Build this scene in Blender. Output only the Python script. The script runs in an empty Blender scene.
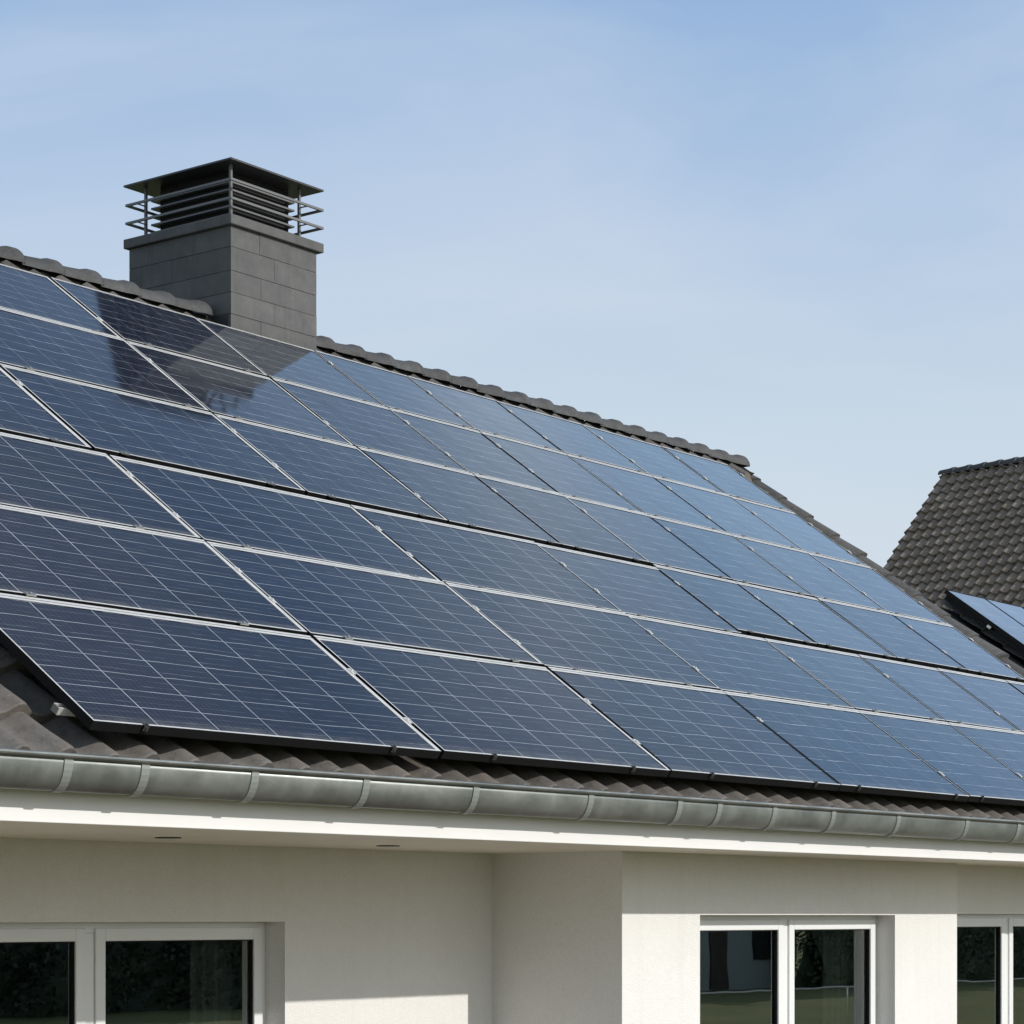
import bpy, bmesh, math, random
from mathutils import Vector, Matrix
R = math.radians
random.seed(7)
scene = bpy.context.scene
C = scene.collection
HZ = 2.25                     # eye height above the ground; heights below are given relative to the eye

# ---------------------------------------------------------------- camera, sky, sun, exposure
cam_d = bpy.data.cameras.new('camera'); cam = bpy.data.objects.new('camera', cam_d); C.objects.link(cam)
cam.location = (0, 0, HZ)
cam.rotation_euler = (R(90), 0, R(37.5088 - 90))
cam_d.sensor_width = 36; cam_d.lens = 2402.67 / 1024 * 36
cam_d.shift_y = (914.93 - 512) / 1024
cam_d.clip_start = 0.1; cam_d.clip_end = 6000
scene.camera = cam

SUN = Vector((0.243, -1.0, 0.502)).normalized()
sun_elev = math.asin(SUN.z)
world = bpy.data.worlds.new('World'); scene.world = world; world.use_nodes = True
wn = world.node_tree; wn.nodes.clear()
def wnode(t, **k):
    n = wn.nodes.new(t)
    for a, v in k.items(): setattr(n, a, v)
    return n
w_out = wnode('ShaderNodeOutputWorld'); w_bg = wnode('ShaderNodeBackground')
w_sky = wnode('ShaderNodeTexSky', sky_type='NISHITA', sun_disc=False, sun_elevation=sun_elev,
              sun_rotation=math.atan2(SUN.x, SUN.y), altitude=0, air_density=1.0, dust_density=0.7, ozone_density=1.6)
w_tc = wnode('ShaderNodeTexCoord'); w_map = wnode('ShaderNodeMapping'); w_map.inputs['Scale'].default_value = (1.6, 1.6, 7.0)
w_map.inputs['Rotation'].default_value = (R(18), R(-12), R(25))
w_noise = wnode('ShaderNodeTexNoise'); w_noise.inputs['Scale'].default_value = 1.5; w_noise.inputs['Detail'].default_value = 7
w_noise.inputs['Roughness'].default_value = 0.52; w_noise.inputs['Distortion'].default_value = 0.5
w_ramp = wnode('ShaderNodeMapRange'); w_ramp.inputs['From Min'].default_value = 0.40; w_ramp.inputs['From Max'].default_value = 0.80
w_ramp.inputs['To Max'].default_value = 0.62
w_sep = wnode('ShaderNodeSeparateXYZ')
w_fac = wnode('ShaderNodeMapRange'); w_fac.inputs['From Min'].default_value = 0.40; w_fac.inputs['From Max'].default_value = 0.75
w_fac.inputs['To Min'].default_value = 0.92; w_fac.inputs['To Max'].default_value = 0.25
K = 1 / 0.13
def wmix(a, b, blend='MIX'):
    m = wnode('ShaderNodeMix', data_type='RGBA', blend_type=blend)
    for i, v in ((6, a), (7, b)):
        if isinstance(v, tuple): m.inputs[i].default_value = (*[x * K for x in v], 1)
        else: wn.links.new(v, m.inputs[i])
    return m
L = wn.links
# milky air: white low down, bluer higher up, brighter round the sun
w_hcol = wnode('ShaderNodeValToRGB'); cr = w_hcol.color_ramp
cr.elements[0].position = 0.10; cr.elements[0].color = (0.67, 0.75, 0.82, 1)
cr.elements[1].position = 0.62; cr.elements[1].color = (0.20, 0.33, 0.53, 1)
for p, c in ((0.20, (0.60, 0.705, 0.81)), (0.28, (0.455, 0.59, 0.785)), (0.36, (0.315, 0.475, 0.735)), (0.46, (0.33, 0.55, 0.82))):
    e = cr.elements.new(p); e.color = (*c, 1)
w_k = wnode('ShaderNodeVectorMath', operation='SCALE'); w_k.inputs['Scale'].default_value = K
L.new(w_tc.outputs['Generated'], w_sep.inputs[0]); L.new(w_sep.outputs[2], w_fac.inputs['Value']); L.new(w_sep.outputs[2], w_hcol.inputs['Fac'])
L.new(w_hcol.outputs['Color'], w_k.inputs[0])
w_mix0 = wmix(w_sky.outputs[0], w_k.outputs[0]); L.new(w_fac.outputs[0], w_mix0.inputs[0])
w_dot = wnode('ShaderNodeVectorMath', operation='DOT_PRODUCT'); w_dot.inputs[1].default_value = SUN
L.new(w_tc.outputs['Generated'], w_dot.inputs[0])
w_max = wnode('ShaderNodeMath', operation='MAXIMUM'); w_max.inputs[1].default_value = 0.0; L.new(w_dot.outputs['Value'], w_max.inputs[0])
w_pow = wnode('ShaderNodeMath', operation='POWER'); w_pow.inputs[1].default_value = 5.0; L.new(w_max.outputs[0], w_pow.inputs[0])
w_mix = wmix(w_mix0.outputs[2], (1.05, 0.98, 0.86), 'ADD'); L.new(w_pow.outputs[0], w_mix.inputs[0])
w_cl = wmix(w_mix.outputs[2], (0.72, 0.78, 0.86))       # thin high cloud
L.new(w_tc.outputs['Generated'], w_map.inputs['Vector']); L.new(w_map.outputs[0], w_noise.inputs['Vector'])
L.new(w_noise.outputs['Fac'], w_ramp.inputs['Value']); L.new(w_ramp.outputs[0], w_cl.inputs[0])
L.new(w_cl.outputs[2], w_bg.inputs['Color'])
w_bg.inputs['Strength'].default_value = 0.13
L.new(w_bg.outputs[0], w_out.inputs['Surface'])

sun_d = bpy.data.lights.new('sun', 'SUN'); sun_d.energy = 3.05; sun_d.angle = R(0.55); sun_d.color = (1.0, 0.962, 0.905)
sun = bpy.data.objects.new('sun', sun_d); C.objects.link(sun)
sun.rotation_euler = SUN.to_track_quat('Z', 'Y').to_euler(); sun.location = (5, -30, 20)

vs = scene.view_settings
vs.view_transform = 'Standard'; vs.look = 'None'; vs.exposure = 0.0; vs.gamma = 1.0; vs.use_curve_mapping = False

# ---------------------------------------------------------------- helpers
class Mat:
    """small node helper"""
    def __init__(s, name, rough=0.6, metal=0.0, col=(0.5, 0.5, 0.5)):
        s.m = bpy.data.materials.new(name); s.m.use_nodes = True; s.t = s.m.node_tree
        s.b = s.t.nodes['Principled BSDF']
        s.b.inputs['Roughness'].default_value = rough; s.b.inputs['Metallic'].default_value = metal
        s.b.inputs['Base Color'].default_value = (*col, 1)
    def n(s, t, **k):
        x = s.t.nodes.new(t)
        for a, v in k.items():
            if a.startswith('i_'):
                x.inputs[a[2:].replace('_', ' ')].default_value = v
            else: setattr(x, a, v)
        return x
    def l(s, a, b): s.t.links.new(a, b)
    def coord(s, which='Object', scale=(1, 1, 1)):
        tc = s.n('ShaderNodeTexCoord'); mp = s.n('ShaderNodeMapping'); mp.inputs['Scale'].default_value = scale
        s.l(tc.outputs[which], mp.inputs['Vector']); return mp.outputs[0]
    def noise(s, vec, scale, detail=4, rough=0.5):
        x = s.n('ShaderNodeTexNoise'); x.inputs['Scale'].default_value = scale; x.inputs['Detail'].default_value = detail
        x.inputs['Roughness'].default_value = rough; s.l(vec, x.inputs['Vector']); return x.outputs['Fac']
    def math(s, op, a, b=None, c=None):
        x = s.n('ShaderNodeMath', operation=op)
        for i, v in enumerate((a, b, c)):
            if v is None: continue
            if isinstance(v, (int, float)): x.inputs[i].default_value = v
            else: s.l(v, x.inputs[i])
        return x.outputs[0]
    def rng(s, v, a, b, c=0.0, d=1.0):
        x = s.n('ShaderNodeMapRange'); s.l(v, x.inputs['Value'])
        for k, q in (('From Min', a), ('From Max', b), ('To Min', c), ('To Max', d)): x.inputs[k].default_value = q
        return x.outputs[0]
    def mix(s, f, a, b):
        x = s.n('ShaderNodeMix', data_type='RGBA')
        if isinstance(f, (int, float)): x.inputs[0].default_value = f
        else: s.l(f, x.inputs[0])
        for i, v in ((6, a), (7, b)):
            if isinstance(v, tuple): x.inputs[i].default_value = (*v, 1)
            else: s.l(v, x.inputs[i])
        return x.outputs[2]
    def bump(s, h, strength, dist):
        x = s.n('ShaderNodeBump'); x.inputs['Strength'].default_value = strength; x.inputs['Distance'].default_value = dist
        s.l(h, x.inputs['Height']); s.l(x.outputs[0], s.b.inputs['Normal']); return x
    def base(s, c): s.l(c, s.b.inputs['Base Color'])
    def rough(s, c): s.l(c, s.b.inputs['Roughness'])

class MB:
    def __init__(s): s.bm = bmesh.new()
    def quad(s, pts, mi=0):
        f = s.bm.faces.new([s.bm.verts.new(p) for p in pts]); f.material_index = mi; return f
    def box(s, x0, x1, y0, y1, z0, z1, mi=0, M=None):
        v = [Vector((x, y, z)) for x in (x0, x1) for y in (y0, y1) for z in (z0, z1)]
        if M is not None: v = [M @ p for p in v]
        v = [s.bm.verts.new(p) for p in v]
        for q in ((0, 1, 3, 2), (4, 6, 7, 5), (0, 4, 5, 1), (2, 3, 7, 6), (0, 2, 6, 4), (1, 5, 7, 3)):
            f = s.bm.faces.new([v[i] for i in q]); f.material_index = mi
    def tube(s, a, b, r, seg=8, mi=0):
        a, b = Vector(a), Vector(b); d = (b - a).normalized()
        u = d.orthogonal().normalized(); w = d.cross(u)
        ring = [[s.bm.verts.new(p + r * (math.cos(t) * u + math.sin(t) * w)) for t in [2 * math.pi * i / seg for i in range(seg)]] for p in (a, b)]
        for i in range(seg):
            f = s.bm.faces.new((ring[0][i], ring[0][(i + 1) % seg], ring[1][(i + 1) % seg], ring[1][i])); f.smooth = True; f.material_index = mi
        s.bm.faces.new(ring[0][::-1]).material_index = mi; s.bm.faces.new(ring[1]).material_index = mi
    def extrude_x(s, prof, x0, x1, mi=0, smooth=False):
        """closed profile of (y, z) extruded along x"""
        A = [s.bm.verts.new((x0, y, z)) for y, z in prof]; B = [s.bm.verts.new((x1, y, z)) for y, z in prof]
        n = len(prof)
        for i in range(n):
            f = s.bm.faces.new((A[i], B[i], B[(i + 1) % n], A[(i + 1) % n])); f.smooth = smooth; f.material_index = mi
        s.bm.faces.new(A[::-1]).material_index = mi; s.bm.faces.new(B).material_index = mi
    def build(s, name, mats, parent=None, loc=None, rot=None, bevel=0, recalc=True, M=None):
        if recalc: bmesh.ops.recalc_face_normals(s.bm, faces=s.bm.faces)
        me = bpy.data.meshes.new(name); s.bm.to_mesh(me); s.bm.free()
        for m in (mats if isinstance(mats, (list, tuple)) else [mats]): me.materials.append(m.m)
        o = bpy.data.objects.new(name, me); C.objects.link(o)
        if parent is not None: o.parent = parent
        if loc is not None: o.location = loc
        if rot is not None: o.rotation_euler = rot
        if bevel:
            b = o.modifiers.new('bevel', 'BEVEL'); b.width = bevel; b.segments = 2; b.limit_method = 'ANGLE'; b.angle_limit = R(40)
        return o

def tag(o, label, cat, group=None, kind=None):
    if label: o['label'] = label
    if cat: o['category'] = cat
    if group: o['group'] = group
    if kind: o['kind'] = kind
    return o
def empty(name, loc=(0, 0, 0), rot=(0, 0, 0)):
    o = bpy.data.objects.new(name, None); C.objects.link(o); o.location = loc; o.rotation_euler = rot; o.empty_display_size = 0.2
    return o

# ---------------------------------------------------------------- materials
def m_stucco():
    m = Mat('white_render', 0.9)
    v = m.coord()
    big = m.noise(v, 0.9, 5, 0.6); fine = m.noise(v, 120, 3, 0.6); mid = m.noise(v, 22, 4, 0.6)
    c = m.mix(m.rng(big, 0.3, 0.7), (0.775, 0.765, 0.735), (0.815, 0.805, 0.78))
    c = m.mix(m.rng(fine, 0.35, 0.6), m.mix(0.16, c, (0.36, 0.34, 0.31)), c)
    drip = m.noise(m.coord('Object', (5, 5, 0.35)), 1.4, 6, 0.65)
    c = m.mix(m.rng(drip, 0.52, 0.8, 0, 0.22), c, (0.60, 0.57, 0.50))
    c = m.mix(m.rng(mid, 0.4, 0.75, 0, 0.14), c, (0.62, 0.60, 0.55))
    m.base(c)
    h = m.math('ADD', fine, m.math('MULTIPLY', mid, 0.5)); m.bump(h, 0.55, 0.006)
    return m
def m_paint(name, col, rough=0.4, var=0.06):
    m = Mat(name, rough)
    v = m.coord(); n = m.noise(v, 2.2, 5, 0.6)
    m.base(m.mix(m.rng(n, 0.3, 0.7), tuple(c * (1 - var) for c in col), col))
    m.bump(m.noise(v, 60, 2), 0.05, 0.002)
    return m
def m_tile(name, a, b, tw, tc, warm=(0.13, 0.105, 0.085)):
    m = Mat(name, 0.75)
    tcn = m.n('ShaderNodeTexCoord'); sx = m.n('ShaderNodeSeparateXYZ'); m.l(tcn.outputs['Object'], sx.inputs[0])
    ix = m.math('FLOOR', m.math('DIVIDE', sx.outputs[0], tw)); iy = m.math('FLOOR', m.math('DIVIDE', m.math('ADD', sx.outputs[1], 0.003), tc))
    cb = m.n('ShaderNodeCombineXYZ'); m.l(ix, cb.inputs[0]); m.l(iy, cb.inputs[1])
    wn_ = m.n('ShaderNodeTexWhiteNoise', noise_dimensions='3D'); m.l(cb.outputs[0], wn_.inputs['Vector'])
    v = tcn.outputs['Object']
    n1 = m.noise(v, 6, 6, 0.65); n2 = m.noise(v, 45, 5, 0.7); n3 = m.noise(v, 1.1, 4, 0.6)
    c = m.mix(wn_.outputs['Value'], a, b)
    c = m.mix(m.rng(n1, 0.42, 0.7, 0, 0.75), c, warm)
    n4 = m.noise(v, 18, 6, 0.75); c = m.mix(m.rng(n4, 0.5, 0.72, 0, 0.6), c, tuple(x * 0.35 for x in a))
    c = m.mix(m.rng(n2, 0.58, 0.75, 0, 0.5), c, (0.24, 0.235, 0.215))       # pale lichen specks
    c = m.mix(m.rng(n3, 0.5, 0.8, 0, 0.4), c, (0.045, 0.045, 0.042))
    m.base(c); m.rough(m.rng(n1, 0.3, 0.7, 0.6, 0.85))
    m.bump(m.math('ADD', n2, n1), 0.5, 0.006)
    return m
def m_zinc():
    m = Mat('weathered_zinc', 0.45, 0.75)
    v = m.coord(scale=(0.6, 1, 1)); n = m.noise(v, 5, 6, 0.6); st = m.noise(m.coord(scale=(3.2, 1.0, 1.0)), 3, 5, 0.65)
    c = m.mix(m.rng(n, 0.3, 0.7), (0.20, 0.215, 0.205), (0.34, 0.355, 0.34))
    c = m.mix(m.rng(st, 0.5, 0.78, 0, 0.30), c, (0.50, 0.52, 0.49))
    m.base(c); m.rough(m.rng(n, 0.3, 0.7, 0.38, 0.6)); m.bump(n, 0.12, 0.015)
    return m
def m_glass_cells(name='photovoltaic_glass', su=1.0, sv=1.0, wobble=0.022):
    m = Mat(name, 0.09)
    tcn = m.n('ShaderNodeTexCoord'); sx = m.n('ShaderNodeSeparateXYZ'); m.l(tcn.outputs['Generated'], sx.inputs[0])
    sxo = m.n('ShaderNodeSeparateXYZ'); m.l(tcn.outputs['Object'], sxo.inputs[0])
    info = m.n('ShaderNodeObjectInfo')
    rnd = info.outputs['Random']
    u, v = sx.outputs[0], sx.outputs[1]
    def line(t, count, width, ofs=0.0):
        f = m.math('FRACT', m.math('ADD', m.math('MULTIPLY', t, count), 0.5 + ofs))
        d = m.math('ABSOLUTE', m.math('SUBTRACT', f, 0.5))           # 0 on the line
        return m.math('LESS_THAN', d, width)
    vec = tcn.outputs['Object']
    brk = m.noise(vec, 5.0, 3, 0.6)
    wob = m.noise(m.coord('Object', (1, 1, 1)), 3.5, 3, 0.6)
    v = m.math('ADD', v, m.math('MULTIPLY', m.math('SUBTRACT', wob, 0.5), wobble))
    brk2 = m.noise(m.coord('Object', (1.0, 3.0, 1)), 4.2, 4, 0.65)
    if wobble > 0.03: sv_ = m.math('MULTIPLY', m.rng(brk2, 0.36, 0.60, 0.15, 1.0), sv)
    else: sv_ = sv
    lu = line(u, 6, 0.0085); lv = line(v, 7, 0.014)
    bus = m.math('MULTIPLY', line(v, 7, 0.010, 0.34), m.rng(brk, 0.40, 0.62))
    bus2 = m.math('MULTIPLY', line(v, 7, 0.010, -0.3), m.rng(brk, 0.58, 0.38))
    fing = line(u, 66, 0.16); fing2 = line(v, 48, 0.14)
    # crystal flakes in the wafers, stretched
    vor = m.n('ShaderNodeTexVoronoi'); vor.inputs['Scale'].default_value = 42; m.l(vec, vor.inputs['Vector'])
    flake = m.n('ShaderNodeSeparateColor'); m.l(vor.outputs['Color'], flake.inputs[0])
    ci = m.n('ShaderNodeCombineXYZ'); m.l(m.math('FLOOR', m.math('MULTIPLY', u, 6)), ci.inputs[0]); m.l(m.math('FLOOR', m.math('MULTIPLY', v, 6)), ci.inputs[1]); m.l(m.math('MULTIPLY', rnd, 91), ci.inputs[2])
    cell = m.n('ShaderNodeTexWhiteNoise', noise_dimensions='3D'); m.l(ci.outputs[0], cell.inputs['Vector'])
    c = m.mix(flake.outputs[0], (0.004, 0.006, 0.015), (0.007, 0.010, 0.022))
    c = m.mix(m.math('MULTIPLY', cell.outputs['Value'], 0.6), c, (0.010, 0.017, 0.036))
    c = m.mix(m.math('MULTIPLY', rnd, 0.35), c, (0.016, 0.018, 0.030))
    fib = m.noise(m.coord('Object', (70, 9, 1)), 1.0, 3, 0.7)
    c = m.mix(m.rng(fib, 0.35, 0.7, 0.0, 0.45), c, (0.014, 0.021, 0.043))
    c = m.mix(m.math('MULTIPLY', fing, 0.06), c, (0.15, 0.17, 0.22))
    c = m.mix(m.math('MULTIPLY', fing2, 0.06), c, (0.15, 0.17, 0.22))
    gl = m.math('MAXIMUM', m.math('MAXIMUM', m.math('MULTIPLY', lu, su), m.math('MULTIPLY', lv, sv_)), m.math('MULTIPLY', m.math('MAXIMUM', bus, bus2), 0.42))
    c = m.mix(m.math('MULTIPLY', m.math('MULTIPLY', gl, m.rng(brk, 0.25, 0.7, 1.15, 0.5)), 0.85), c, (0.46, 0.48, 0.53))
    # thin film of dust
    dust = m.noise(m.coord('Object', (1, 0.35, 1)), 3.2, 5, 0.65)
    c = m.mix(m.rng(dust, 0.45, 0.85, 0.0, 0.022), c, (0.35, 0.34, 0.31))
    low = m.math('MULTIPLY', m.rng(sx.outputs[1], 0.0, 0.07, 1.0, 0.0), m.rng(m.noise(vec, 9, 4, 0.7), 0.35, 0.7, 0.1, 1.0))
    c = m.mix(m.math('MULTIPLY', low, 0.30), c, (0.33, 0.31, 0.27))
    stv = m.noise(m.coord('Object', (14, 0.9, 1)), 2.0, 5, 0.65)
    c = m.mix(m.rng(stv, 0.55, 0.85, 0.0, 0.035), c, (0.40, 0.40, 0.38))
    cv = m.n('ShaderNodeCombineXYZ'); m.l(sxo.outputs[0], cv.inputs[0]); m.l(sxo.outputs[1], cv.inputs[1]); m.l(m.math('MULTIPLY', rnd, 57.0), cv.inputs[2])
    dv = m.n('ShaderNodeTexVoronoi'); dv.inputs['Scale'].default_value = 0.9; m.l(cv.outputs[0], dv.inputs['Vector'])
    drop = m.math('LESS_THAN', m.math('ADD', dv.outputs['Distance'], m.math('MULTIPLY', m.noise(vec, 30, 3, 0.6), 0.03)), 0.028)
    c = m.mix(m.math('MULTIPLY', drop, 0.75), c, (0.55, 0.55, 0.52))
    m.base(c)
    m.b.inputs['Roughness'].default_value = 0.6; m.b.inputs['Specular IOR Level'].default_value = 0.0
    wav = m.noise(m.coord('Object', (1.2, 3.0, 1)), 2.2, 2, 0.4)
    bmp = m.n('ShaderNodeBump'); bmp.inputs['Strength'].default_value = 0.10; bmp.inputs['Distance'].default_value = 0.008
    m.l(wav, bmp.inputs['Height'])
    # anti-reflective cover glass: bluish mirror that grows towards grazing angles (Schlick)
    gl_ = m.n('ShaderNodeBsdfGlossy'); gl_.inputs['Color'].default_value = (0.92, 0.97, 1.0, 1)
    m.l(m.rng(dust, 0.35, 0.8, 0.05, 0.11), gl_.inputs['Roughness']); m.l(bmp.outputs[0], gl_.inputs['Normal'])
    lw = m.n('ShaderNodeLayerWeight'); lw.inputs['Blend'].default_value = 0.5; m.l(bmp.outputs[0], lw.inputs['Normal'])
    k = m.math('MULTIPLY', m.math('POWER', lw.outputs['Facing'], 8.0), m.math('ADD', 2.40, m.math('MULTIPLY', rnd, 0.36)))
    k = m.math('MULTIPLY', k, m.rng(dust, 0.4, 0.9, 1.0, 0.82))
    k = m.math('MINIMUM', m.math('ADD', k, 0.012), 0.95)
    mx = m.n('ShaderNodeMixShader'); m.l(k, mx.inputs[0]); m.l(m.b.outputs[0], mx.inputs[1]); m.l(gl_.outputs[0], mx.inputs[2])
    m.l(mx.outputs[0], m.t.nodes['Material Output'].inputs['Surface'])
    return m
def m_cladding():
    m = Mat('slate_cladding', 0.7); m.b.inputs['Specular IOR Level'].default_value = 0.2
    v = m.coord()
    n1 = m.noise(v, 7, 6, 0.65); n2 = m.noise(v, 60, 4, 0.6)
    info = m.noise(m.coord('Object', (0.6, 0.6, 5)), 1.7, 2, 0.5)
    c = m.mix(m.rng(n1, 0.3, 0.72), (0.092, 0.093, 0.093), (0.15, 0.149, 0.145))
    c = m.mix(m.rng(n2, 0.62, 0.78, 0, 0.45), c, (0.3, 0.29, 0.27))
    c = m.mix(m.rng(info, 0.35, 0.65, 0, 0.3), c, (0.09, 0.09, 0.088))
    geo = m.n('ShaderNodeNewGeometry')
    c = m.mix(m.math('MULTIPLY', geo.outputs['Random Per Island'], 0.38), c, (0.075, 0.075, 0.074))
    stn = m.noise(m.coord('Object', (9, 9, 0.8)), 1.6, 5, 0.65)
    c = m.mix(m.rng(stn, 0.52, 0.8, 0, 0.45), c, (0.055, 0.053, 0.05))
    m.base(c); m.bump(m.math('ADD', n2, n1), 0.15, 0.003)
    return m
def m_window():
    m = bpy.data.materials.new('window_glass'); m.use_nodes = True; t = m.node_tree; t.nodes.clear()
    o = t.nodes.new('ShaderNodeOutputMaterial'); mx = t.nodes.new('ShaderNodeMixShader'); tr = t.nodes.new('ShaderNodeBsdfTransparent'); gl = t.nodes.new('ShaderNodeBsdfGlossy')
    tr.inputs[0].default_value = (0.78, 0.82, 0.80, 1); gl.inputs['Roughness'].default_value = 0.006; gl.inputs[0].default_value = (0.9, 0.95, 0.95, 1)
    fr = t.nodes.new('ShaderNodeFresnel'); fr.inputs[0].default_value = 3.8
    tc = t.nodes.new('ShaderNodeTexCoord'); ns = t.nodes.new('ShaderNodeTexNoise'); ns.inputs['Scale'].default_value = 1.4; bp = t.nodes.new('ShaderNodeBump'); bp.inputs['Strength'].default_value = 0.03; bp.inputs['Distance'].default_value = 0.02
    t.links.new(tc.outputs['Object'], ns.inputs['Vector']); t.links.new(ns.outputs['Fac'], bp.inputs['Height']); t.links.new(bp.outputs[0], gl.inputs['Normal'])
    t.links.new(fr.outputs[0], mx.inputs[0]); t.links.new(tr.outputs[0], mx.inputs[1]); t.links.new(gl.outputs[0], mx.inputs[2]); t.links.new(mx.outputs[0], o.inputs[0])
    class W: pass
    w = W(); w.m = m; return w
def m_leaf(name, a, b):
    m = Mat(name, 0.55); v = m.coord(); n = m.noise(v, 1.6, 4, 0.6); n2 = m.noise(v, 14, 3, 0.6)
    c = m.mix(m.rng(n, 0.3, 0.7), a, b); c = m.mix(m.rng(n2, 0.4, 0.7, 0, 0.5), c, tuple(x * 1.6 for x in b)); m.base(c)
    return m
def m_ground():
    m = Mat('lawn', 0.95); v = m.coord()
    n1 = m.noise(v, 0.35, 6, 0.6); n2 = m.noise(v, 9, 5, 0.7)
    c = m.mix(m.rng(n1, 0.35, 0.65), (0.15, 0.165, 0.045), (0.24, 0.23, 0.07))
    c = m.mix(m.rng(n2, 0.35, 0.7, 0, 0.6), c, (0.05, 0.07, 0.02)); m.base(c); m.bump(n2, 1.0, 0.05)
    return m
def m_paving():
    m = Mat('paving', 0.85); v = m.coord()
    br = m.n('ShaderNodeTexBrick'); br.inputs['Scale'].default_value = 1.0; br.inputs['Brick Width'].default_value = 0.6; br.inputs['Row Height'].default_value = 0.4
    br.inputs['Mortar Size'].default_value = 0.006; br.inputs['Color1'].default_value = (0.125, 0.092, 0.056, 1); br.inputs['Color2'].default_value = (0.15, 0.112, 0.07, 1); br.inputs['Mortar'].default_value = (0.09, 0.08, 0.065, 1)
    m.l(v, br.inputs['Vector']); n = m.noise(v, 5, 5, 0.6)
    m.base(m.mix(m.rng(n, 0.4, 0.8, 0, 0.4), br.outputs['Color'], (0.115, 0.086, 0.056))); m.bump(n, 0.3, 0.01)
    return m

STUCCO = m_stucco()
FASCIA = m_paint('white_fascia_paint', (0.83, 0.82, 0.80), 0.45)
SOFFIT = m_paint('cream_soffit_boards', (0.80, 0.75, 0.64), 0.6)
PVC = m_paint('white_window_plastic', (0.80, 0.81, 0.80), 0.3, 0.03)
TILE = m_tile('roof_tiles', (0.095, 0.088, 0.080), (0.165, 0.153, 0.140), 0.225, 0.34, (0.14, 0.115, 0.093))
TILE_N = m_tile('neighbour_tiles', (0.17, 0.137, 0.106), (0.26, 0.213, 0.168), 0.25, 0.31, (0.22, 0.165, 0.12))
RIDGE = m_tile('ridge_tiles', (0.045, 0.046, 0.048), (0.07, 0.071, 0.073), 0.335, 5.0, (0.075, 0.072, 0.069))
VERGE = m_tile('verge_tile_clay', (0.045, 0.044, 0.042), (0.12, 0.115, 0.11), 0.30, 0.34, (0.075, 0.066, 0.057))
ZINC = m_zinc()
CELLS = m_glass_cells()
CELLS_FINE = m_glass_cells('photovoltaic_glass_fine_grid', 0.45, 1.5, 0.055)
CLAD = m_cladding()
GLASS = m_window()
ALU = Mat('aluminium', 0.42, 0.35, (0.72, 0.72, 0.70))
_v = ALU.coord(); _n = ALU.noise(ALU.coord('Object', (1, 1, 1)), 9, 5, 0.65)
ALU.base(ALU.mix(ALU.rng(_n, 0.35, 0.7), (0.62, 0.61, 0.58), (0.78, 0.77, 0.74)))
BLACK = m_paint('black_anodised', (0.012, 0.012, 0.013), 0.45, 0.3)
STEEL = m_paint('clamp_steel', (0.42, 0.42, 0.41), 0.4, 0.3); STEEL.b.inputs['Metallic'].default_value = 0.8
DARKCLAMP = m_paint('dark_clamp', (0.06, 0.06, 0.06), 0.4, 0.4)
BLACK.b.inputs['Specular IOR Level'].default_value = 0.15; BLACK.b.inputs['Roughness'].default_value = 0.6
CHMETAL = m_paint('chimney_sheet_metal', (0.045, 0.046, 0.048), 0.42, 0.25)
CHRAIL = m_paint('chimney_rail_metal', (0.15, 0.152, 0.152), 0.4, 0.2)
NEARBLACK = m_paint('soot_black', (0.008, 0.008, 0.008), 0.8, 0.3)  # plain near-black for the flue, joint backing and garden house panes
ROOM = m_paint('room_plaster', (0.30, 0.31, 0.30), 0.9)
PALEROOM = m_paint('pale_room_plaster', (0.62, 0.68, 0.70), 0.9)
FLOOR = m_paint('dark_oak_floor', (0.32, 0.26, 0.19), 0.5)
CURTAIN = m_paint('grey_curtain', (0.60, 0.61, 0.58), 0.9)
DECK = m_paint('dark_roof_felt', (0.02, 0.02, 0.02), 0.9)
GHWALL = m_paint('pale_grey_boarding', (0.33, 0.37, 0.34), 0.8)
LEAF = m_leaf('hedge_leaves', (0.06, 0.09, 0.05), (0.09, 0.12, 0.06))
DARKLEAF = m_leaf('dark_yew_leaves', (0.022, 0.034, 0.018), (0.038, 0.055, 0.026))  # hedge leaves darkened so the left window mirrors near black
BARK = m_paint('bark', (0.08, 0.06, 0.045), 0.9, 0.4)
GRASS = m_ground(); PAVE = m_paving()

# ---------------------------------------------------------------- roof geometry constants (eye-relative heights)
PH = R(35.932); cosP, sinP = math.cos(PH), math.sin(PH)
S = 0.7
PZ = 0.7505                       # panel plane passes (y=7, z=PZ)
def on_plane(x, b, off=0.0):
    return Vector((x, 7 + b * cosP - off * sinP, HZ + PZ + b * sinP + off * cosP))
TOFF = -0.200                     # tile troughs below the glass plane
APEX_Y = 11.80

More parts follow.
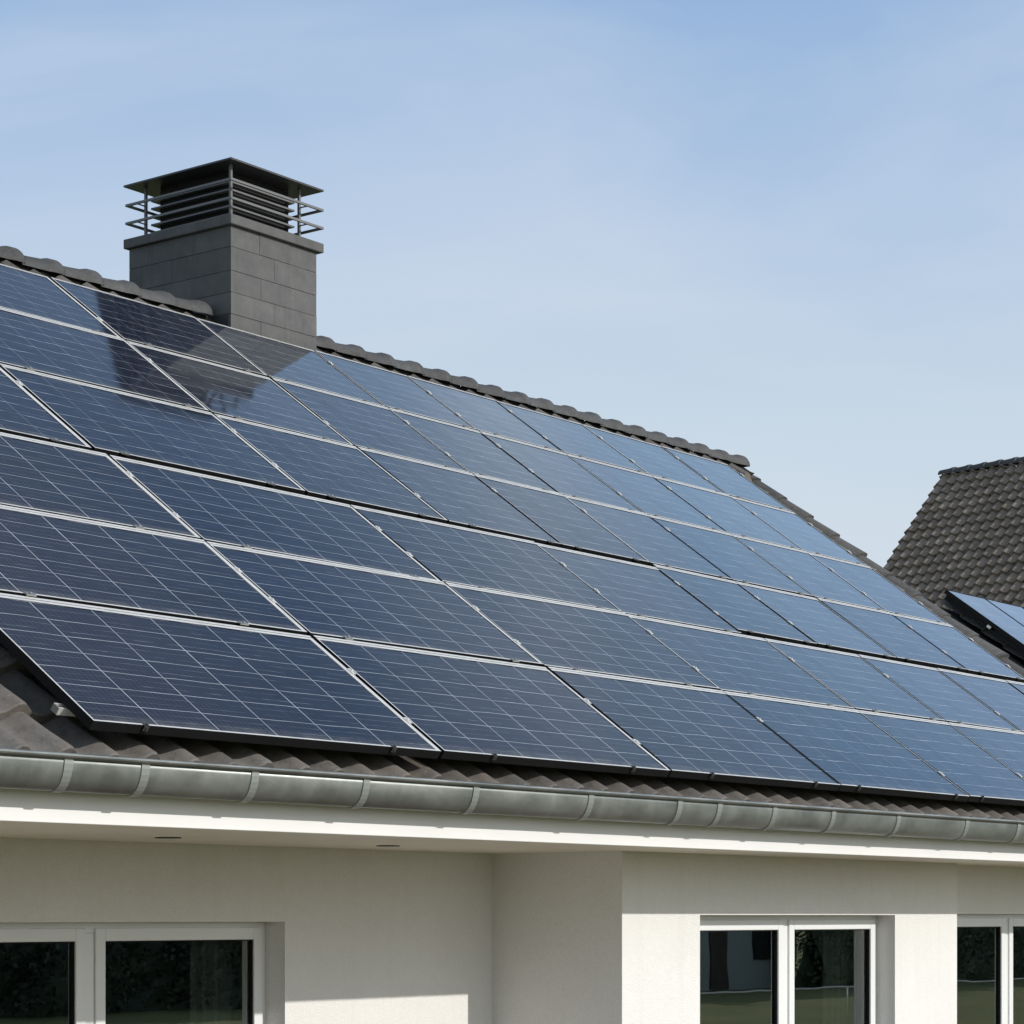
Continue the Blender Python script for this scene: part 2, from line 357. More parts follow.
def tile_sheet(mb, w, length, tw, tc, amp, lift, jit=0.004, x_start=0.0, samples=9):
    """pantiles in local coords: x along the eave, y up the slope, z normal"""
    rnd = random.Random(3)
    nx = int(math.ceil(w / tw)); ny = int(math.ceil(length / tc))
    for j in range(ny):
        y0 = j * tc; y1 = min((j + 1) * tc, length)
        for i in range(nx):
            dz = rnd.uniform(-jit, jit); dy = rnd.uniform(-jit, jit) * 1.5; sk = rnd.uniform(-jit, jit)
            rows = []
            for (yy, ll) in ((y0 - 0.001 + dy, 0.0), (y0 + dy, lift + dz), (y0 + 0.012 + dy, lift + dz + 0.004), ((y0 + y1) / 2, lift * 0.55 + dz * 0.5), (y1 + 0.012, 0.002)):
                row = []
                for k in range(samples):
                    t = k / (samples - 1)
                    wave = (0.5 + 0.5 * math.cos(2 * math.pi * (t - 0.56))) ** 1.7
                    e = 0.003 if k == samples - 1 else 0.0
                    row.append(mb.bm.verts.new((x_start + (i + t) * tw * 1.0 + e, yy, amp * wave + ll + sk * (t - 0.5))))
                rows.append(row)
            for a, b in zip(rows[:-1], rows[1:]):
                for k in range(samples - 1):
                    f = mb.bm.faces.new((a[k], a[k + 1], b[k + 1], b[k])); f.smooth = True
                    if a is rows[0]: f.smooth = False

# ---------------------------------------------------------------- ground
g = MB(); g.quad([(-2500, -2500, 0), (2500, -2500, 0), (2500, 2500, 0), (-2500, 2500, 0)])
tag(g.build('lawn', GRASS), None, None, kind='structure')
g = MB(); g.quad([(1, 3.6, 0.004), (20.5, 3.6, 0.004), (20.5, 16.5, 0.004), (1, 16.5, 0.004)])
tag(g.build('patio', PAVE), None, None, kind='structure')  # unseen, added to bounce warm light onto walls and soffit

# ---------------------------------------------------------------- house
house = empty('house', (11, 9, 0))
tag(house, 'white rendered house with grey tiled roof, zinc gutter and dark clad chimney', 'house')
HP = Vector((11, 9, 0))
def hb(mb, name, mats, parent=None, **k):
    """build with world coords under the house (or one of its parts)"""
    o = mb.build(name, mats, **k)
    p = parent or house
    o.parent = p
    o.matrix_parent_inverse = Matrix.Identity(4)
    base = HP if p is house else PARENT_OFS.get(p.name, HP)
    o.location = Vector(o.location) - base
    if p is house: PARENT_OFS[o.name] = HP + Vector(o.location)
    else: PARENT_OFS[o.name] = base + Vector(o.location)
    return o
PARENT_OFS = {}

Zs = HZ + 0.366                    # soffit underside
YB, YR, YT = 7.893, 8.84, 8.10     # bay front, left recess wall, right recess wall
XB0, XB1 = 11.32, 15.48
XL, XE = 3.0, 18.75
BK = 15.7
def wall_open(mb, x0, x1, y0, y1, ox0, ox1, ztop, zsill):
    mb.box(x0, ox0, y0, y1, 0, Zs); mb.box(ox1, x1, y0, y1, 0, Zs)
    mb.box(ox0, ox1, y0, y1, HZ + ztop, Zs)
    mb.box(ox0, ox1, y0, y1, 0, zsill)
w = MB()
wall_open(w, XL, XB0 + 0.3, YR, YR + 0.3, 6.96, 9.511, -0.036, 0.18)
w.box(XB0, XB0 + 0.3, YB + 0.3, YR, 0, Zs)
wall_open(w, XB0, XB1, YB, YB + 0.3, 12.138, 14.566, -0.0005, 0.9)
wall_open(w, XB1, XE, YT, YT + 0.3, 15.70, 18.10, 0.007, 0.9)
w.box(XE - 0.3, XE, YT + 0.3, BK, 0, Zs)
w.box(XL, XL + 0.3, YR + 0.3, BK, 0, Zs)
w.box(XL + 0.3, XE - 0.3, BK - 0.3, BK, 0, Zs)
# gable triangles above the ceiling
for xa in (XL, XE - 0.3):
    zt = HZ + PZ - 0.25
    A = [(7.5, Zs + 0.03), (BK - 0.2, Zs + 0.03), (APEX_Y, zt + (APEX_Y - 7) * math.tan(PH))]
    w.extrude_x(A, xa, xa + 0.3)
hb(w, 'wall', STUCCO)
# rooms behind the windows
rm = MB()
rm.box(XL + 0.3, XE - 0.3, 12.6, 12.7, 0.02, Zs)            # back partition
rm.box(10.6, 10.7, YR + 0.3, 12.6, 0.02, Zs)

hb(rm, 'partition', ROOM)
rm = MB(); rm.box(15.25, 15.35, YB + 0.7, 12.6, 0.02, Zs); rm.box(11.63, 15.249, 10.6, 10.7, 0.02, Zs - 0.002); rm.box(15.35, XE - 0.31, 10.6, 10.7, 0.02, Zs - 0.002)
hb(rm, 'partition', PALEROOM)
rm = MB(); rm.box(XL + 0.3, XE - 0.3, YR + 0.3, 12.6, 0.0, 0.016); rm.box(XB0 + .3, XE - .3, YT + .3, YR + .3, 0, 0.016)
hb(rm, 'room_floor', FLOOR)

# soffit, fascia
so = MB(); so.box(2.4, 18.84, 7.205, 16.2, Zs, Zs + 0.02)
soffit = hb(so, 'soffit', SOFFIT)
for (x, y) in ((7.999, 8.184), (9.647, 8.228), (6.35, 8.15)):
    d = MB()
    d.tube((x, y, Zs - 0.005), (x, y, Zs - 0.0005), 0.062, 24)
    hb(d, 'downlight', CHMETAL, soffit)
fa = MB(); fa.box(2.4, 18.87, 7.180, 7.205, HZ + 0.362, HZ + 0.60)
hb(fa, 'fascia', FASCIA, bevel=0.003)

# roof deck (felt) and gable boards
def dz(y, off):                    # height of a plane parallel to the panels
    return HZ + PZ + off / cosP + (y - 7) * math.tan(PH)
dk = MB()
Yend = 2 * APEX_Y - 7.15
prof = [(7.21, dz(7.21, TOFF - 0.01)), (APEX_Y, dz(APEX_Y, TOFF - 0.01)), (Yend, dz(7.15, TOFF - 0.01)),
        (Yend, dz(7.15, TOFF - 0.01) - 0.03), (APEX_Y, dz(APEX_Y, TOFF - 0.01) - 0.09), (7.15, dz(7.15, TOFF - 0.01) - 0.03)]
dk.extrude_x(prof, 2.45, 18.84)
hb(dk, 'roof_deck', DECK)
vb = MB()
prof2 = [(7.14, dz(7.14, TOFF - 0.0)), (APEX_Y, dz(APEX_Y, TOFF - 0.0)), (Yend, dz(7.14, TOFF - 0.0)),
         (Yend, dz(7.14, TOFF) - 0.2), (APEX_Y, dz(APEX_Y, TOFF) - 0.24), (7.14, dz(7.14, TOFF) - 0.2)]
vb.extrude_x(prof2, 18.875, 18.90)
hb(vb, 'barge_board', CHMETAL)

# tiles, front slope
ts = MB(); TX0, TX1 = 2.4, 18.9
blen = (APEX_Y - 7) / cosP
T_B0 = -0.046
tile_sheet(ts, TX1 - TX0, blen - T_B0 - 0.02, 0.225, 0.34, 0.052, 0.040, 0.009)
p0 = on_plane(TX0, T_B0, TOFF)
roof = hb(ts, 'roof', TILE, loc=p0, rot=(PH, 0, 0), recalc=False)
# rear slope
ts = MB(); tile_sheet(ts, TX1 - TX0, blen - T_B0 - 0.02, 0.30, 0.34, 0.052, 0.026, samples=5)
pr = Vector((TX1, 2 * APEX_Y - p0.y, p0.z))
hb(ts, 'rear_roof', TILE, loc=pr, rot=(PH, 0, R(180)), recalc=False)
# verge tiles: one stepped cap over each course
vt = MB()
nc = int((blen - T_B0) / 0.34) + 1
for j in range(nc):
    y0 = j * 0.34 - 0.03; y1 = min(y0 + 0.40, blen - T_B0 - 0.03)
    j1, j2 = random.uniform(-.012, .012), random.uniform(-.010, .010)
    prf = [(-0.17, 0.0), (-0.14, 0.028), (-0.10, 0.052), (-0.05, 0.066), (0.0, 0.066), (0.02, 0.056), (0.026, 0.03), (0.026, -0.10), (0.008, -0.10), (0.006, 0.02), (-0.13, 0.0)]
    A = [vt.bm.verts.new((x + j1, y0, z + 0.032 + j2)) for x, z in prf]
    B = [vt.bm.verts.new((x + j1, y1, z + 0.004)) for x, z in prf]
    n = len(prf)
    for i in range(n):
        vt.bm.faces.new((A[i], A[(i + 1) % n], B[(i + 1) % n], B[i]))
    vt.bm.faces.new(A); vt.bm.faces.new(B[::-1])
hb(vt, 'verge_tiles', VERGE, loc=on_plane(18.985, T_B0, TOFF + 0.015), rot=(PH, 0, 0))
# ridge caps
rc = MB(); RL = 0.335
zr = dz(APEX_Y, TOFF + 0.02) - HZ - 0.005
def ridge_caps(mb, x0, x1, skip, RL=0.335, r0=0.079, r1=0.106, seg=14):
    x = x0; rnd = random.Random(5)
    while x < x1 - 0.05:
        xe = min(x + RL, x1)
        if not (skip and xe > skip[0] and x < skip[1]):
            j = rnd.uniform(-.004, .004)
            st = [(0, r0), (0.35, r0 + 0.006), (0.66, r0 + 0.013), (0.74, r1 - 0.005), (0.80, r1), (0.97, r1 + 0.001), (1.04, r1 - 0.007)]
            rings = []
            for t, r in st:
                rings.append([mb.bm.verts.new((x + t * (xe - x), -r * 1.15 * math.cos(a), r * math.sin(a) - 0.045 + j)) for a in [R(-3) + (math.pi + R(6)) * i / seg for i in range(seg + 1)]])
            for a, b in zip(rings[:-1], rings[1:]):
                for i in range(seg):
                    f = mb.bm.faces.new((a[i], a[i + 1], b[i + 1], b[i])); f.smooth = True
            # closing lip at the collar end
            inner = [mb.bm.verts.new(v.co * 1.0 + Vector((0, -v.co.y * 0.14, -max(v.co.z, 0) * 0.16))) for v in rings[-1]]
            for i in range(seg): mb.bm.faces.new((rings[-1][i], rings[-1][i + 1], inner[i + 1], inner[i]))
            if xe >= x1 - 0.01:
                mb.bm.faces.new(rings[-1])
        x = xe
ridge_caps(rc, 2.4 + 0.055, 11.87, None)
hb(rc, 'ridge_tiles', RIDGE, loc=(0, APEX_Y, HZ + 4.166), recalc=False)
rc = MB(); ridge_caps(rc, 12.785, 18.80, None)
hb(rc, 'ridge_tiles', RIDGE, loc=(0, APEX_Y, HZ + 4.166), recalc=False)
# dry ridge strips under the caps, near black to draw the shaded gap
for x0, x1 in ((2.5, 11.88), (12.78, 18.79)):
    rs = MB(); rs.box(x0, x1, -0.06, 0.06, -0.16, 0.0)
    hb(rs, 'ridge_batten', DECK, loc=(0, APEX_Y, HZ + 4.125))
    # cut ends of the last tile course pushed up under the ridge
    te = MB(); k = 0
    rn2 = random.Random(9)
    while x0 + k * 0.225 + 0.2 < x1:
        xx = x0 + k * 0.225 + 0.03; hh = rn2.uniform(-.008, .008)
        A = [(xx, 0, -0.10), (xx + 0.03, -0.004, -0.02 + hh), (xx + 0.07, -0.006, 0.004 + hh), (xx + 0.12, -0.004, -0.012 + hh), (xx + 0.17, 0, -0.10)]
        lo = [te.bm.verts.new((px, py - 0.17, pz - 0.10)) for px, py, pz in A]; hi = [te.bm.verts.new((px, py, pz)) for px, py, pz in A]
        for i in range(4): te.bm.faces.new((lo[i], lo[i + 1], hi[i + 1], hi[i]))
        te.bm.faces.new(lo[::-1]); k += 1
    hb(te, 'top_course', TILE, loc=(0, APEX_Y - 0.100, HZ + 4.102))

# gutter
gu = MB()
gc, gz, grx, grz = 7.062, HZ + 0.609, 0.073, 0.130
N = 16
outer = [(gc - grx * math.cos(t), gz - grz * math.sin(t)) for t in [math.pi * i / N for i in range(N + 1)]]
inner = [(gc - (grx - .004) * math.cos(t), gz - (grz - .004) * math.sin(t)) for t in [math.pi * i / N for i in range(N + 1)]]
gu.extrude_x(outer + inner[::-1], 2.3, 18.95, smooth=True)
gutter = hb(gu, 'gutter', ZINC)
gb = MB(); by = gc - grx
gb.extrude_x([(by + 0.003, gz + 0.013), (by - 0.012, gz + 0.014), (by - 0.022, gz + 0.010), (by - 0.026, gz + 0.003), (by - 0.023, gz - 0.003), (by - 0.012, gz - 0.008), (by - 0.001, gz - 0.009)], 2.3, 18.95)
hb(gb, 'bead', ZINC, gutter)
def bracket_mesh():
    b = MB()
    o2 = [(gc - (grx + .0055) * math.cos(t), gz - (grz + .0055) * math.sin(t)) for t in [math.pi * i / N for i in range(N + 1)]]
    i2 = [(gc - (grx + .0005) * math.cos(t), gz - (grz + .0005) * math.sin(t)) for t in [math.pi * i / N for i in range(N + 1)]]
    b.extrude_x(o2 + i2[::-1], -0.022, 0.022, smooth=False)
    b.box(-0.016, 0.016, gc + grx - 0.01, 7.1795, gz - 0.02, gz - 0.012)
    return b
bx = [x * 1.016 for x in (4.2, 4.9, 5.55, 6.2, 6.6, 7.22, 7.92, 8.69, 9.6, 10.39, 10.77, 11.33, 11.97, 12.74, 13.63, 14.36, 15.2, 16.1, 17.0, 17.8, 18.5)]
first = None
BRK = m_paint('bracket_zinc', (0.40, 0.43, 0.41), 0.5, 0.25); BRK.b.inputs['Metallic'].default_value = 0.6
for x in bx:
    if first is None:
        first = hb(bracket_mesh(), 'gutter_bracket', BRK, gutter); o = first
    else:
        o = first.copy(); C.objects.link(o)
    o.location = Vector((x, 0, 0)) - HP * 1.0 - (PARENT_OFS[gutter.name] - HP)
    # gutter sits at world origin offset
    o.location = Vector((x, 0, 0)) - PARENT_OFS[gutter.name]

# windows
def window(x0, x1, y, ztop, zbot, mull):
    """frame plane front at y; two casement sashes meeting at mull"""
    f = MB(); F = 0.055; D = 0.07
    zt = HZ + ztop
    f.box(x0, x0 + F, y, y + D, zbot, zt); f.box(x1 - F, x1, y, y + D, zbot, zt)
    f.box(x0 + F, x1 - F, y, y + D, zt - F, zt); f.box(x0 + F, x1 - F, y, y + D, zbot, zbot + F)
    f.box(mull - 0.03, mull + 0.03, y - 0.004, y + D, zbot + F, zt - F)
    wo = hb(f, 'window', PVC, bevel=0.004)
    for (a, b) in ((x0 + F - 0.02, mull - 0.033), (mull + 0.033, x1 - F + 0.02)):
        s = MB(); W = 0.066; ys = y - 0.016
        za, zb = zbot + F - 0.02, zt - F + 0.025
        s.box(a, a + W, ys, ys + 0.07, za, zb); s.box(b - W, b, ys, ys + 0.07, za, zb)
        s.box(a + W, b - W, ys, ys + 0.07, zb - W, zb); s.box(a + W, b - W, ys, ys + 0.07, za, za + W)
        hb(s, 'sash', PVC, wo, bevel=0.005)
        gsk = MB(); q = 0.006
        A, B, Za, Zb = a + W, b - W, za + W, zb - W
        gsk.box(A, A + q, ys + .012, ys + .034, Za, Zb); gsk.box(B - q, B, ys + .012, ys + .034, Za, Zb)
        gsk.box(A + q, B - q, ys + .012, ys + .034, Zb - q, Zb); gsk.box(A + q, B - q, ys + .012, ys + .034, Za, Za + q)
        hb(gsk, 'gasket', BLACK, wo)
        p = MB(); p.quad([(A, ys + 0.03, Za), (B, ys + 0.03, Za), (B, ys + 0.03, Zb), (A, ys + 0.03, Zb)])
        hb(p, 'pane', GLASS, wo)
    # curtain drawn to the right jamb
    c = MB(); n = 46; cx0, cx1 = x1 - 0.37, x1 + 0.10; pts = []
    for i in range(n + 1):
        t = i / n
        pts.append((cx0 + (cx1 - cx0) * t, y + 0.20 + 0.028 * math.sin(t * 30) + 0.01 * math.sin(t * 71)))
    lo = [c.bm.verts.new((px, py, 0.05)) for px, py in pts]; hi = [c.bm.verts.new((px, py, zt - 0.01)) for px, py in pts]
    for i in range(n):
        fc = c.bm.faces.new((lo[i], lo[i + 1], hi[i + 1], hi[i])); fc.smooth = True
    co = hb(c, 'curtain', CURTAIN, wo)
    sm = co.modifiers.new('thick', 'SOLIDIFY'); sm.thickness = 0.004
    return wo
window(6.96, 9.511, YR + 0.145, -0.036, 0.18, 8.235)
window(12.138, 14.566, YB + 0.145, -0.0005, 0.9, 13.36)
window(15.70, 18.10, YT + 0.10, 0.007, 0.9, 16.89)
sl = MB()
for (x0, x1, y, z) in ((12.10, 14.60, YB, 0.9), (15.66, 18.14, YT, 0.9)):
    sl.box(x0, x1, y - 0.05, y + 0.10, z + 0.003, z + 0.03)
hb(sl, 'window_sill', CHMETAL)

# chimney (clad shaft built slab by slab, gaps between the slabs)
CX0, CX1, CY0, CY1 = 11.896, 12.766, 11.56, 12.56
zc0, zc1 = HZ + 3.75, HZ + 4.731
ch = MB()
core_in = 0.012
ch.box(CX0 + core_in, CX1 - core_in, CY0 + core_in, CY1 - core_in, HZ + 3.2, zc1, 1)
rnd = random.Random(11)
levels = [HZ + z for z in (3.50, 3.655, 3.81, 3.968, 4.125, 4.275, 4.424, 4.587, 4.731)]
for k in range(len(levels) - 1):
    z0, z1 = levels[k] + 0.0018, levels[k + 1] - 0.0018
    for side in range(4):
        ln = (CX1 - CX0) if side % 2 == 0 else (CY1 - CY0) - 2 * core_in
        cuts = [0.0]; p = (0.27 if k % 2 else 0.46) + rnd.uniform(-0.03, 0.03) + (0.08 if side % 2 else 0)
        while p < ln - 0.06:
            cuts.append(p); p += 0.46 if ln - p > 0.62 else 0.30
        cuts.append(ln)
        for a, b in zip(cuts[:-1], cuts[1:]):
            e = rnd.uniform(-0.0015, 0.0015); a2, b2 = a + (0.0007 if a else 0), b - (0.0007 if b < ln else 0)
            if side == 0: ch.box(CX0 + a2, CX0 + b2, CY0 + e, CY0 + core_in, z0, z1)
            elif side == 2: ch.box(CX0 + a2, CX0 + b2, CY1 - core_in, CY1 + e, z0, z1)
            elif side == 1: ch.box(CX1 - core_in, CX1 + e, CY0 + core_in + a2, CY0 + core_in + b2, z0, z1)
            else: ch.box(CX0 + e, CX0 + core_in, CY0 + core_in + a2, CY0 + core_in + b2, z0, z1)
chimney = hb(ch, 'chimney', [CLAD, NEARBLACK])
cp = MB(); cp.box(CX0 - 0.032, CX1 + 0.045, CY0 - 0.032, CY1 + 0.03, zc1 + 0.001, HZ + 4.800)
hb(cp, 'coping', CLAD, chimney, bevel=0.006)
co = MB(); co.box(12.04, 12.645, 11.72, 12.395, HZ + 4.801, HZ + 5.171)
hb(co, 'flue', NEARBLACK, chimney)
fl = MB()          # slatted louvres round the flue
for z in (5.075, 5.02, 4.962, 4.905, 4.848):
    zz = HZ + z; x0, x1, y0, y1 = 11.99, 12.645, 11.66, 12.44
    for (a, b, c, d) in ((x0, x1, y0, y0 + 0.035), (x0, x1, y1 - 0.035, y1)):
        fl.box(a, b, c, d, zz - 0.006, zz + 0.006)
    for (a, b) in ((x0, x0 + 0.035), (x1 - 0.035, x1)):
        fl.box(a, b, y0 + 0.035, y1 - 0.035, zz - 0.006, zz + 0.006)
hb(fl, 'louvre', CHRAIL, chimney)
for z in (5.038, 4.910):
    rl = MB(); zz = HZ + z; x0, x1, y0, y1 = CX0 - 0.03, CX1 + 0.045, CY0 - 0.03, CY1 + 0.012
    t = 0.008
    rl.box(x0, x1, y0, y0 + 2 * t, zz - t, zz + t); rl.box(x0, x1, y1 - 2 * t, y1, zz - t, zz + t)
    rl.box(x0, x0 + 2 * t, y0 + 2 * t, y1 - 2 * t, zz - t, zz + t); rl.box(x1 - 2 * t, x1, y0 + 2 * t, y1 - 2 * t, zz - t, zz + t)
    # short arms from the posts to the ring
    for (px, py, qx, qy) in ((11.97, 12.47, x0 + t, 12.47), (12.66, 11.63, 12.66, y0 + t), (12.66, 12.47, 12.66, y1 - t)):
        rl.tube((px, py, zz), (qx, qy, zz), 0.005, 6)
    hb(rl, 'guard_rail', CHRAIL, chimney)
for (px, py) in ((11.955, 11.62), (12.66, 11.63), (11.97, 12.47), (12.66, 12.47)):
    po = MB(); po.box(px - 0.009, px + 0.009, py - 0.009, py + 0.009, HZ + 4.801, HZ + 5.1735)
    hb(po, 'post', CHRAIL, chimney)
hat = MB()
hx0, hx1, hy0, hy1, hz = CX0 - 0.03, CX1 + 0.045, CY0 - 0.03, CY1 + 0.03, HZ + 5.172
hat.box(hx0, hx1, hy0, hy1, hz, hz + 0.012)
ap = ((hx0 + hx1) / 2, (hy0 + hy1) / 2, hz + 0.06)
q = [(hx0, hy0, hz + 0.0125), (hx1, hy0, hz + 0.0125), (hx1, hy1, hz + 0.0125), (hx0, hy1, hz + 0.0125)]
qv = [hat.bm.verts.new(p) for p in q]; av = hat.bm.verts.new(ap)
for i in range(4): hat.bm.faces.new((qv[i], qv[(i + 1) % 4], av))
hb(hat, 'cap', CHMETAL, chimney)
# lead flashing at the foot of the chimney
Mfl = Matrix.Translation(on_plane(0, 0, TOFF + 0.068)) @ Matrix.Rotation(PH, 4, 'X')
bfront = (CY0 - 7) / cosP
for arg, M in (((CX0 - 0.12, CX0 - 0.002, bfront - 0.12, bfront + 0.16, 0, 0.006), Mfl), ((CX1 + 0.002, CX1 + 0.10, bfront - 0.12, bfront + 0.16, 0, 0.006), Mfl),
               ((CX0 - 0.006, CX0 - 0.002, CY0 + 0.03, APEX_Y - 0.01, HZ + 3.90, HZ + 4.13), None)):
    fs = MB(); fs.box(*arg, M=M); hb(fs, 'flashing', CHMETAL, chimney)

# ---------------------------------------------------------------- solar panels
Lm, Lj = 9.1906 * S, [x * S for x in (12.292, 15.0058, 17.5465, 19.8958, 21.727, 23.4482, 25.13)]
Um, U = 12.2252 * S, [x * S for x in (14.562, 16.4085, 18.0913, 19.5451, 21.0642, 22.7189, 24.3669, 25.8699)]
Bq = {k: v * S for k, v in dict(R0=7.9324, R1=6.7285, R2=5.4089, R3=4.0542, R3l=3.985, R4=2.738, R4u=2.8129, R5=1.4704, R6=0.0).items()}
UC = [Um] + U; LC = [Lm] + Lj
clampmesh = {}
def clamp_copy(kind, parent, loc, rz=0):
    if kind not in clampmesh:
        c = MB()
        if kind == 'mid':
            c.box(-0.011, 0.011, -0.024, 0.024, 0.0035, 0.008); c.tube((0, 0, 0.008), (0, 0, 0.013), 0.007, 6)
        elif kind == 'nub':
            c.box(-0.028, 0.028, -0.012, 0.012, 0.003, 0.010); c.tube((0, 0, 0.010), (0, 0, 0.016), 0.007, 6)
        else:
            c.box(-0.014, 0.014, -0.013, 0.006, 0.003, 0.007); c.box(-0.014, 0.014, -0.016, -0.0125, -0.020, 0.007); c.box(-0.005, 0.005, -0.020, -0.0165, -0.012, -0.002)
            c.tube((0, -0.008, 0.008), (0, -0.008, 0.014), 0.006, 6)
        o = c.build('clamp', ALU if kind == 'mid' else (STEEL if kind == 'nub' else DARKCLAMP))
        clampmesh[kind] = o.data
    else:
        o = bpy.data.objects.new('clamp', clampmesh[kind]); C.objects.link(o)
    o.parent = parent; o.location = loc; o.rotation_euler = (0, 0, rz)
    return o
prn = random.Random(21)
def panel(x0, x1, b0, b1, label, bottom=False, lift=0.0, fine=False):
    gap = 0.008
    far = x1 > 12.1
    x0 += 0.006 if far else 0.013; x1 -= 0.005 if far else 0.011; b0 += 0.010; b1 -= gap
    W, H = x1 - x0, b1 - b0
    p = empty('solar_panel', on_plane(x0, b0, lift), (PH + R(prn.uniform(-.22, .22)), R(prn.uniform(-.18, .18)), 0))
    tag(p, label, 'solar panel', 'solar panels mounted on the tiled roof')
    k = max(0.0, min(1.0, (x1 - 7.0) / 7.5))
    lr = 0.009 if far else 0.036 * (1 - k) + 0.008 * k                                # lip widths seen in the photograph
    ll, lb, lt = (0.005 if far else 0.009), 0.010, 0.040 if b1 < 5.4 else 0.022
    f = MB()
    f.box(0, W, 0, lb, -0.040, 0.003)                               # bottom
    f.box(0, ll, lb, H - lt, -0.040, 0.003)                         # left
    f.box(W - lr, W, lb, H - lt, -0.040, 0.003)                     # right
    h = lt * 0.46
    f.box(0, W, H - lt, H - lt + h, -0.040, 0.003); f.box(0, W, H - lt + h, H - h, -0.040, -0.004); f.box(0, W, H - h, H, -0.040, 0.0035)
    for fc in f.bm.faces:
        fc.normal_update()
    bmesh.ops.recalc_face_normals(f.bm, faces=f.bm.faces)
    for fc in f.bm.faces:
        side = fc.calc_center_median()
        dark_side = far and prn.random() < 0.35 and lb < side.y < H - lt and fc.normal.z > 0.6
        fc.material_index = 0 if fc.normal.z > 0.6 and not dark_side else 1
    fo = f.build('frame', [ALU, BLACK], p)
    g = MB(); g.quad([(ll, lb, 0), (W - lr, lb, 0), (W - lr, H - lt, 0), (ll, H - lt, 0)])
    g.build('glass', CELLS_FINE if (fine or x0 > 12.0) else CELLS, p)
    bk = MB(); bk.quad([(ll, lb, -0.03), (ll, H - lt, -0.03), (W - lr, H - lt, -0.03), (W - lr, lb, -0.03)])
    bk.build('backsheet', BLACK, p, recalc=False)
    for t in (0.30, 0.72):
        if prn.random() < 0.3: continue
        clamp_copy('mid', p, (W + 0.004, H * (t + prn.uniform(-.06, .06)), 0))
    for t in (0.17, 0.84):
        tt = t + prn.uniform(-.05, .05)
        if bottom: clamp_copy('end', p, (W * tt, 0.006, 0))
        else: clamp_copy('nub', p, (W * tt, -0.006, 0))
    return p

ORD = ['first', 'second', 'third', 'fourth', 'fifth', 'sixth', 'seventh', 'eighth', 'ninth']
def lab(i, n, row, X):
    shade = 'dark navy' if X < 9.6 else ('mid blue' if X < 13.2 else 'pale sky-reflecting')
    pos = 'leftmost' if i == 0 else ('rightmost' if i == n - 1 else ORD[i] + ' from the left')
    return '%s solar panel, %s in the %s' % (shade, pos, row)
ROWS = []
ROWS.append(('top row, directly under the ridge', Bq['R1'], Bq['R0'], UC))
ROWS.append(('second row below the ridge', Bq['R2'], Bq['R1'], UC))
ROWS.append(('third row below the ridge', Bq['R3'], Bq['R2'], [Um - 1.66] + UC))
for (rn, b0, b1, cols) in ROWS:
    n = len(cols) - 1
    for i in range(n):
        l = lab(i, n, rn, cols[i])
        if rn.startswith('top') and i == 1: l = 'solar panel mirroring the dark side of the chimney, second in the top row'
        if rn.startswith('top') and i == 2: l = 'solar panel mirroring the lit chimney front, right under the chimney foot'
        panel(cols[i], cols[i + 1], b0, b1, l, fine=True)
# fourth row: four wide panels of the lower block, then four of the upper block
r4 = [(LC[i], LC[i + 1], Bq['R4'], Bq['R3l']) for i in range(3)] + [(LC[3], U[3] - 0.004, Bq['R4'], Bq['R3l'])] + \
     [(U[3] + 0.004, U[4], Bq['R4u'], Bq['R3'])] + [(U[i], U[i + 1], Bq['R4u'], Bq['R3']) for i in (4, 5, 6)]
for i, (a, b, c, d) in enumerate(r4): panel(a, b, c, d, lab(i, len(r4), 'third row up from the gutter', a))
c5 = LC + [25.9 * S]
for i in range(len(c5) - 1): panel(c5[i], c5[i + 1], Bq['R5'], Bq['R4'], lab(i, len(c5) - 1, 'second row up from the gutter', c5[i]))
for i in range(5):
    panel(LC[i], LC[i + 1], Bq['R6'], Bq['R5'], lab(i, 6, 'bottom row just above the gutter', LC[i]) if i else 'dark navy solar panel at the bottom left corner, above the bare roof tiles', bottom=True)
panel(LC[5], LC[6], Bq['R6'], Bq['R5'], 'pale sky-reflecting solar panel, rightmost in the bottom row just above the gutter', bottom=True)

# mounting rails under the lower block (their ends stick out on the left)
for b, vis in ((0.19, True), (0.80, False)):
    t = empty('mounting_rail', on_plane(Lm - 0.022, b, -0.044), (PH, 0, 0))
    r = MB(); ln = LC[6] - Lm + 0.1
    r.box(0, ln, -0.02, 0.02, -0.034, -0.026); r.box(0, ln, -0.02, -0.012, -0.026, -0.002); r.box(0, ln, 0.012, 0.02, -0.026, -0.002)
    r.build('rail', ALU, t)
    e = MB(); e.box(-0.003, 0.0, -0.018, 0.018, -0.033, -0.003); e.build('end_cap', STEEL, t)
    hmesh = None
    for q in range(9):
        if hmesh is None:
            hk = MB(); hk.box(0, 0.03, -0.08, 0.02, -0.046, -0.0345)
            h0 = hk.build('roof_hook', DARKCLAMP, t); hmesh = h0.data
        else:
            h0 = bpy.data.objects.new('roof_hook', hmesh); C.objects.link(h0); h0.parent = t
        h0.location = (0.16 + q * 1.25, 0, 0)
    tag(t, 'aluminium mounting rail, end showing left of the bottom corner panel' if vis else 'aluminium mounting rail, upper one hidden behind the bottom corner panel', 'rail', 'rails under the lower panels')

# ---------------------------------------------------------------- neighbouring roofs
NB_P = Vector((47.83, 24.75, HZ + 9.68)); na = R(81.7); NPH = R(47.0)
nb = empty('neighbour_house', (NB_P.x, NB_P.y, 0), (0, 0, na - math.pi / 2))
tag(nb, 'neighbouring house with steep brown-grey tiled roof behind the right gable', 'house')
